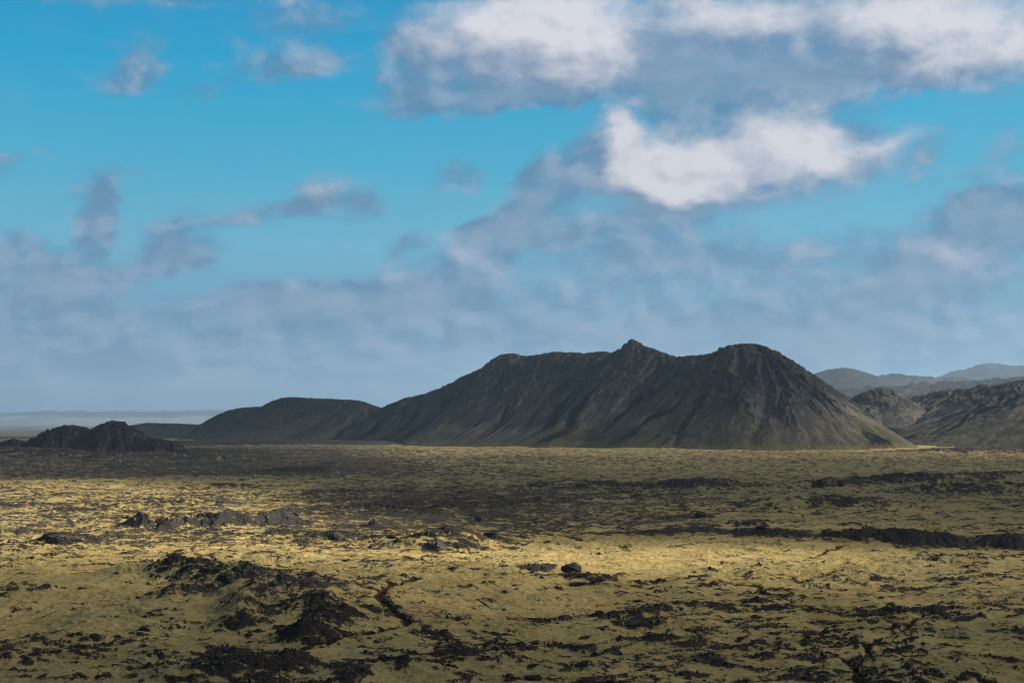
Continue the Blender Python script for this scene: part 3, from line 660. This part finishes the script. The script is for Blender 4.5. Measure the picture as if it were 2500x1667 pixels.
boulder(1548, 1530, 70, 16, 'long low black outcrop in the shaded moss at lower right', 'rock outcrop', 'rock_outcrop', seed=46, sink=.6)

for a_, b_, w_, h_, D_, sd_, lb in [(1862,884,14,13,2450,51,'uppermost rock knob on the skyline of the right shoulder of the mountain'),(1878,892,15,14,2465,52,'middle rock knob on the skyline of the right shoulder of the mountain'),
                               (1896,903,17,15,2485,53,'lowest and widest rock knob on the skyline of the right shoulder of the mountain'),(1930,916,16,7,2520,54,'low flat crag on the descending skyline between the big mountain and the rocky knoll')]:
    boulder(a_*1.0629, b_*1.0629, w_, h_, lb, 'rock outcrop', 'rock_outcrop', 'crags on the mountain skyline', seed=sd_, D=D_, sink=.8)
boulder(1451*1.0629, 803*1.0629, 36, 25, 'highest rock pinnacle, standing in the middle of the big mountain crest', 'rock outcrop', 'rock_outcrop', 'crags on the mountain skyline', seed=57, D=2490, sink=.7, boxy=0.0)
boulder(1470*1.0629, 806*1.0629, 26, 13, 'shoulder of rock just right of the highest pinnacle on the mountain crest', 'rock outcrop', 'rock_outcrop', 'crags on the mountain skyline', seed=58, D=2480, sink=.9, boxy=0.0)
for a_, b_, w_, h_, sd_, lb in [(2055,1184,22,14,61,'small dark pinnacle at the left tip of the black lava tongues on the right'),(1712,1262,32,15,62,'dark lump of lava above the left end of the long dark ledge'),
                           (2085,1284,64,11,63,'long low dark rock lying on top of the long dark ledge'),(228,1562,32,11,64,'lone small black rock in the smooth shaded moss at lower left'),
                           (110,1432,26,10,65,'dark rock at the far left where sunlit moss turns to shade'),(2190,1530,24,11,66,'dark rock beside the thin winding fissure at lower right'),
                           (1860,1292,30,10,67,'small dark hump on the near lip at the left part of the long dark ledge'),(1302,1660,44,14,68,'flat black slab at the bottom edge in the middle'),
                           (720,1262,20,9,69,'small grey rock on the sunlit rim of the long scarp')]:
    boulder(a_, b_, w_, h_, lb, seed=sd_, sink=.5)

def rubble(name, n, seed, smin, smax, rmin, rmax, thr, label):
    rs = np.random.RandomState(seed)
    a = rs.uniform(-R(22), R(22), n*7); r = rmin*(rmax/rmin)**rs.uniform(0, 1, n*7)
    x = r*np.sin(a); y = r*np.cos(a); z, rock, crack, *_ = ground_fn(x, y, r)
    k = np.where((rock > thr+rs.uniform(-.06, .12, len(r))) & (crack < .3))[0][:n]
    x, y, z = x[k], y[k], z[k]; n = len(k)
    v, f = ICO1; nv = len(v)
    s = smin*(smax/smin)**(rs.uniform(0, 1, n)**2.2)
    V = np.repeat(v[None], n, 0)*(1+rs.uniform(-.35, .35, (n, nv, 1)))
    V *= (s[:, None]*rs.uniform(.6, 1.4, (n, 3))*(1, 1, .7))[:, None, :]
    th = rs.uniform(0, 6.28, n); c, s_ = np.cos(th)[:, None], np.sin(th)[:, None]
    V = np.stack([V[..., 0]*c-V[..., 1]*s_, V[..., 0]*s_+V[..., 1]*c, V[..., 2]], -1)
    V += np.stack([x, y, z+s*.12], -1)[:, None, :]
    Fc = (f[None]+(np.arange(n)*nv)[:, None, None]).reshape(-1, 3)
    o = mesh_obj(name, V.reshape(-1, 3), Fc, M_ROCK, smooth=False); o['kind'] = 'stuff'; o['label'] = label
    return o
rubble('lava_rubble', 26000, 5, .07, .42, 190, 520, .58, 'black lava rubble strewn over the bare patches between the moss')

# ------------------------------------------------------------------ clouds overhead: unseen layer added above the frame, shaped to shade the plain
CZ = 1500.0; SIG = 0.006
YS = [1035,1060,1075,1090,1105,1130,1160,1180,1200,1230,1260,1300,1330,1360,1400,1440,1500,1667,2200]
XS = [-600,0,300,600,900,1200,1500,1800,2100,2500,3000]
TT0 = np.array([
 [.4,.4,.4,.4,.4,.4,.4,.4,.5,.6,.6],
 [.2,.2,.2,.2,.2,.2,.2,.4,.6,.4,.2],
 [.1,.1,.1,.15,.45,.42,.25,.25,1,.35,.25],
 [.1,.1,.1,.15,.45,.42,.25,.25,1,.9,.6],
 [.12,.12,.12,.25,.6,.6,.5,.45,.5,.55,.45],
 [.1,.1,.1,.16,.3,.26,.25,.25,.2,.15,.12],
 [.14,.14,.14,.14,.10,.08,.08,.08,.08,.08,.08],
 [.5,.5,.45,.35,.2,.08,.06,.06,.06,.06,.06],
 [.9,.9,.9,.85,.6,.2,.08,.06,.06,.06,.06],
 [1,1,1,1,1,.6,.15,.08,.08,.08,.08],
 [1,1,1,1,1,.95,.35,.12,.10,.10,.10],
 [1,1,1,1,1,1,.85,.35,.08,.06,.06],
 [1,1,1,1,1,1,1,1,.8,.35,.25],
 [.8,.7,.6,.8,1,1,1,1,.85,.6,.5],
 [.16,.14,.10,.35,.7,.9,.95,.75,.55,.4,.3],
 [.12,.12,.08,.10,.25,.36,.42,.42,.38,.32,.25],
 [.10,.14,.09,.07,.14,.18,.22,.24,.22,.18,.15],
 [.04]*11, [.04]*11], float)
TT = np.insert(TT0, 8, TT0[:, 7:9].mean(axis=1), axis=1); TT[2:4, 8] = 1.0; XS = XS[:8]+[1930]+XS[8:]   # the gap that lights the right flank
def interp2(xq, yq):
    xi = np.clip(np.interp(xq, XS, np.arange(len(XS))), 0, len(XS)-1.001); yi = np.clip(np.interp(yq, YS, np.arange(len(YS))), 0, len(YS)-1.001)
    a = xi.astype(int); b = yi.astype(int); u = xi-a; v = yi-b
    return TT[b, a]*(1-u)*(1-v)+TT[b, a+1]*u*(1-v)+TT[b+1, a]*(1-u)*v+TT[b+1, a+1]*u*v
def build_shade_clouds():
    k = CZ/sv[2]; ox, oy = sv[0]*k, sv[1]*k
    gx = np.arange(-2400, 2300, 12.0)
    gy = [-700.0]
    while gy[-1] < 150: gy.append(gy[-1]+30)
    while gy[-1] < 900: gy.append(gy[-1]+8)
    while gy[-1] < 4000: gy.append(gy[-1]+20)
    Y, X = np.meshgrid(np.array(gy), gx, indexing='ij')
    yq = np.maximum(Y, 60); xs = 1250+F*X/yq; ys = HY+F*H/yq
    w = fbm(X, Y, 160, 4, seed=801)*ss(0, 1500, Y)
    T = interp2(xs+w*60+fbm(X, Y, 60, 4, seed=806)*120*np.clip(700/yq, .25, 1), ys+w*10+fbm(X, Y, 50, 4, seed=803)*22*np.clip(500/yq, .2, 1))
    T = T*(1+fbm(X, Y, 110, 4, seed=802)*0.35)
    T = np.where(T > .90, 1.0, np.clip(T, 0.04, 1))
    th = -np.log(T)*sv[2]/SIG  # thickness solved back from the shade wanted on the ground
    edge = ss(-2400, -2200, X)*(1-ss(2100, 2290, X))*ss(-700, -500, Y)*(1-ss(3750, 3980, Y)); th *= edge
    th = np.where(th < 3, 0, th)
    top = CZ + th*0.62; bot = CZ - th*0.38
    nr, nc = X.shape
    Vt = np.stack([X+ox, Y+oy, top], -1).reshape(-1, 3); Vb = np.stack([X+ox, Y+oy, bot], -1).reshape(-1, 3)
    t = th.reshape(-1); Fc = grid_faces(nr, nc); keep = (t[Fc] > 0).any(axis=1); Fc = Fc[keep]
    n = len(Vt); ib = np.where(t > 0, np.arange(n)+n, np.arange(n))     # the two skins share their rim
    FF = np.concatenate([Fc, ib[Fc][:, ::-1]]); V = np.concatenate([Vt, Vb])
    used, inv = np.unique(FF, return_inverse=True)
    m, N_ = mat('shade_cloud_vapour'); v = N_.n('ShaderNodeVolumeScatter'); v.inputs['Color'].default_value = (0.93, 0.94, 0.96, 1)
    v.inputs['Density'].default_value = SIG; v.inputs['Anisotropy'].default_value = 0.4
    o = N_.n('ShaderNodeOutputMaterial'); N_.put(o.inputs['Volume'], v.outputs[0])
    ob = mesh_obj('shade_clouds', V[used], inv.reshape(FF.shape), m); ob['kind'] = 'stuff'; ob['label'] = 'unseen broken cloud layer added to shade the plain'
build_shade_clouds()

# ------------------------------------------------------------------ haze
def build_haze():
    x0, x1, y0, y1, z0, z1 = -30000, 30000, -30000, 30000, -90, 820
    V = np.array([[x, y, z] for z in (z0, z1) for y in (y0, y1) for x in (x0, x1)], float)
    Fc = np.array([[0, 2, 3, 1], [4, 5, 7, 6], [0, 1, 5, 4], [2, 6, 7, 3], [0, 4, 6, 2], [1, 3, 7, 5]])
    m, N_ = mat('haze'); v = N_.n('ShaderNodeVolumePrincipled'); v.inputs['Color'].default_value = (0.31, 0.47, 0.68, 1)
    v.inputs['Density'].default_value = 5.4e-5; v.inputs['Anisotropy'].default_value = 0.2
    o = N_.n('ShaderNodeOutputMaterial'); N_.put(o.inputs['Volume'], v.outputs[0])
    ob = mesh_obj('haze', V, Fc, m, smooth=False); ob['kind'] = 'stuff'
build_haze()
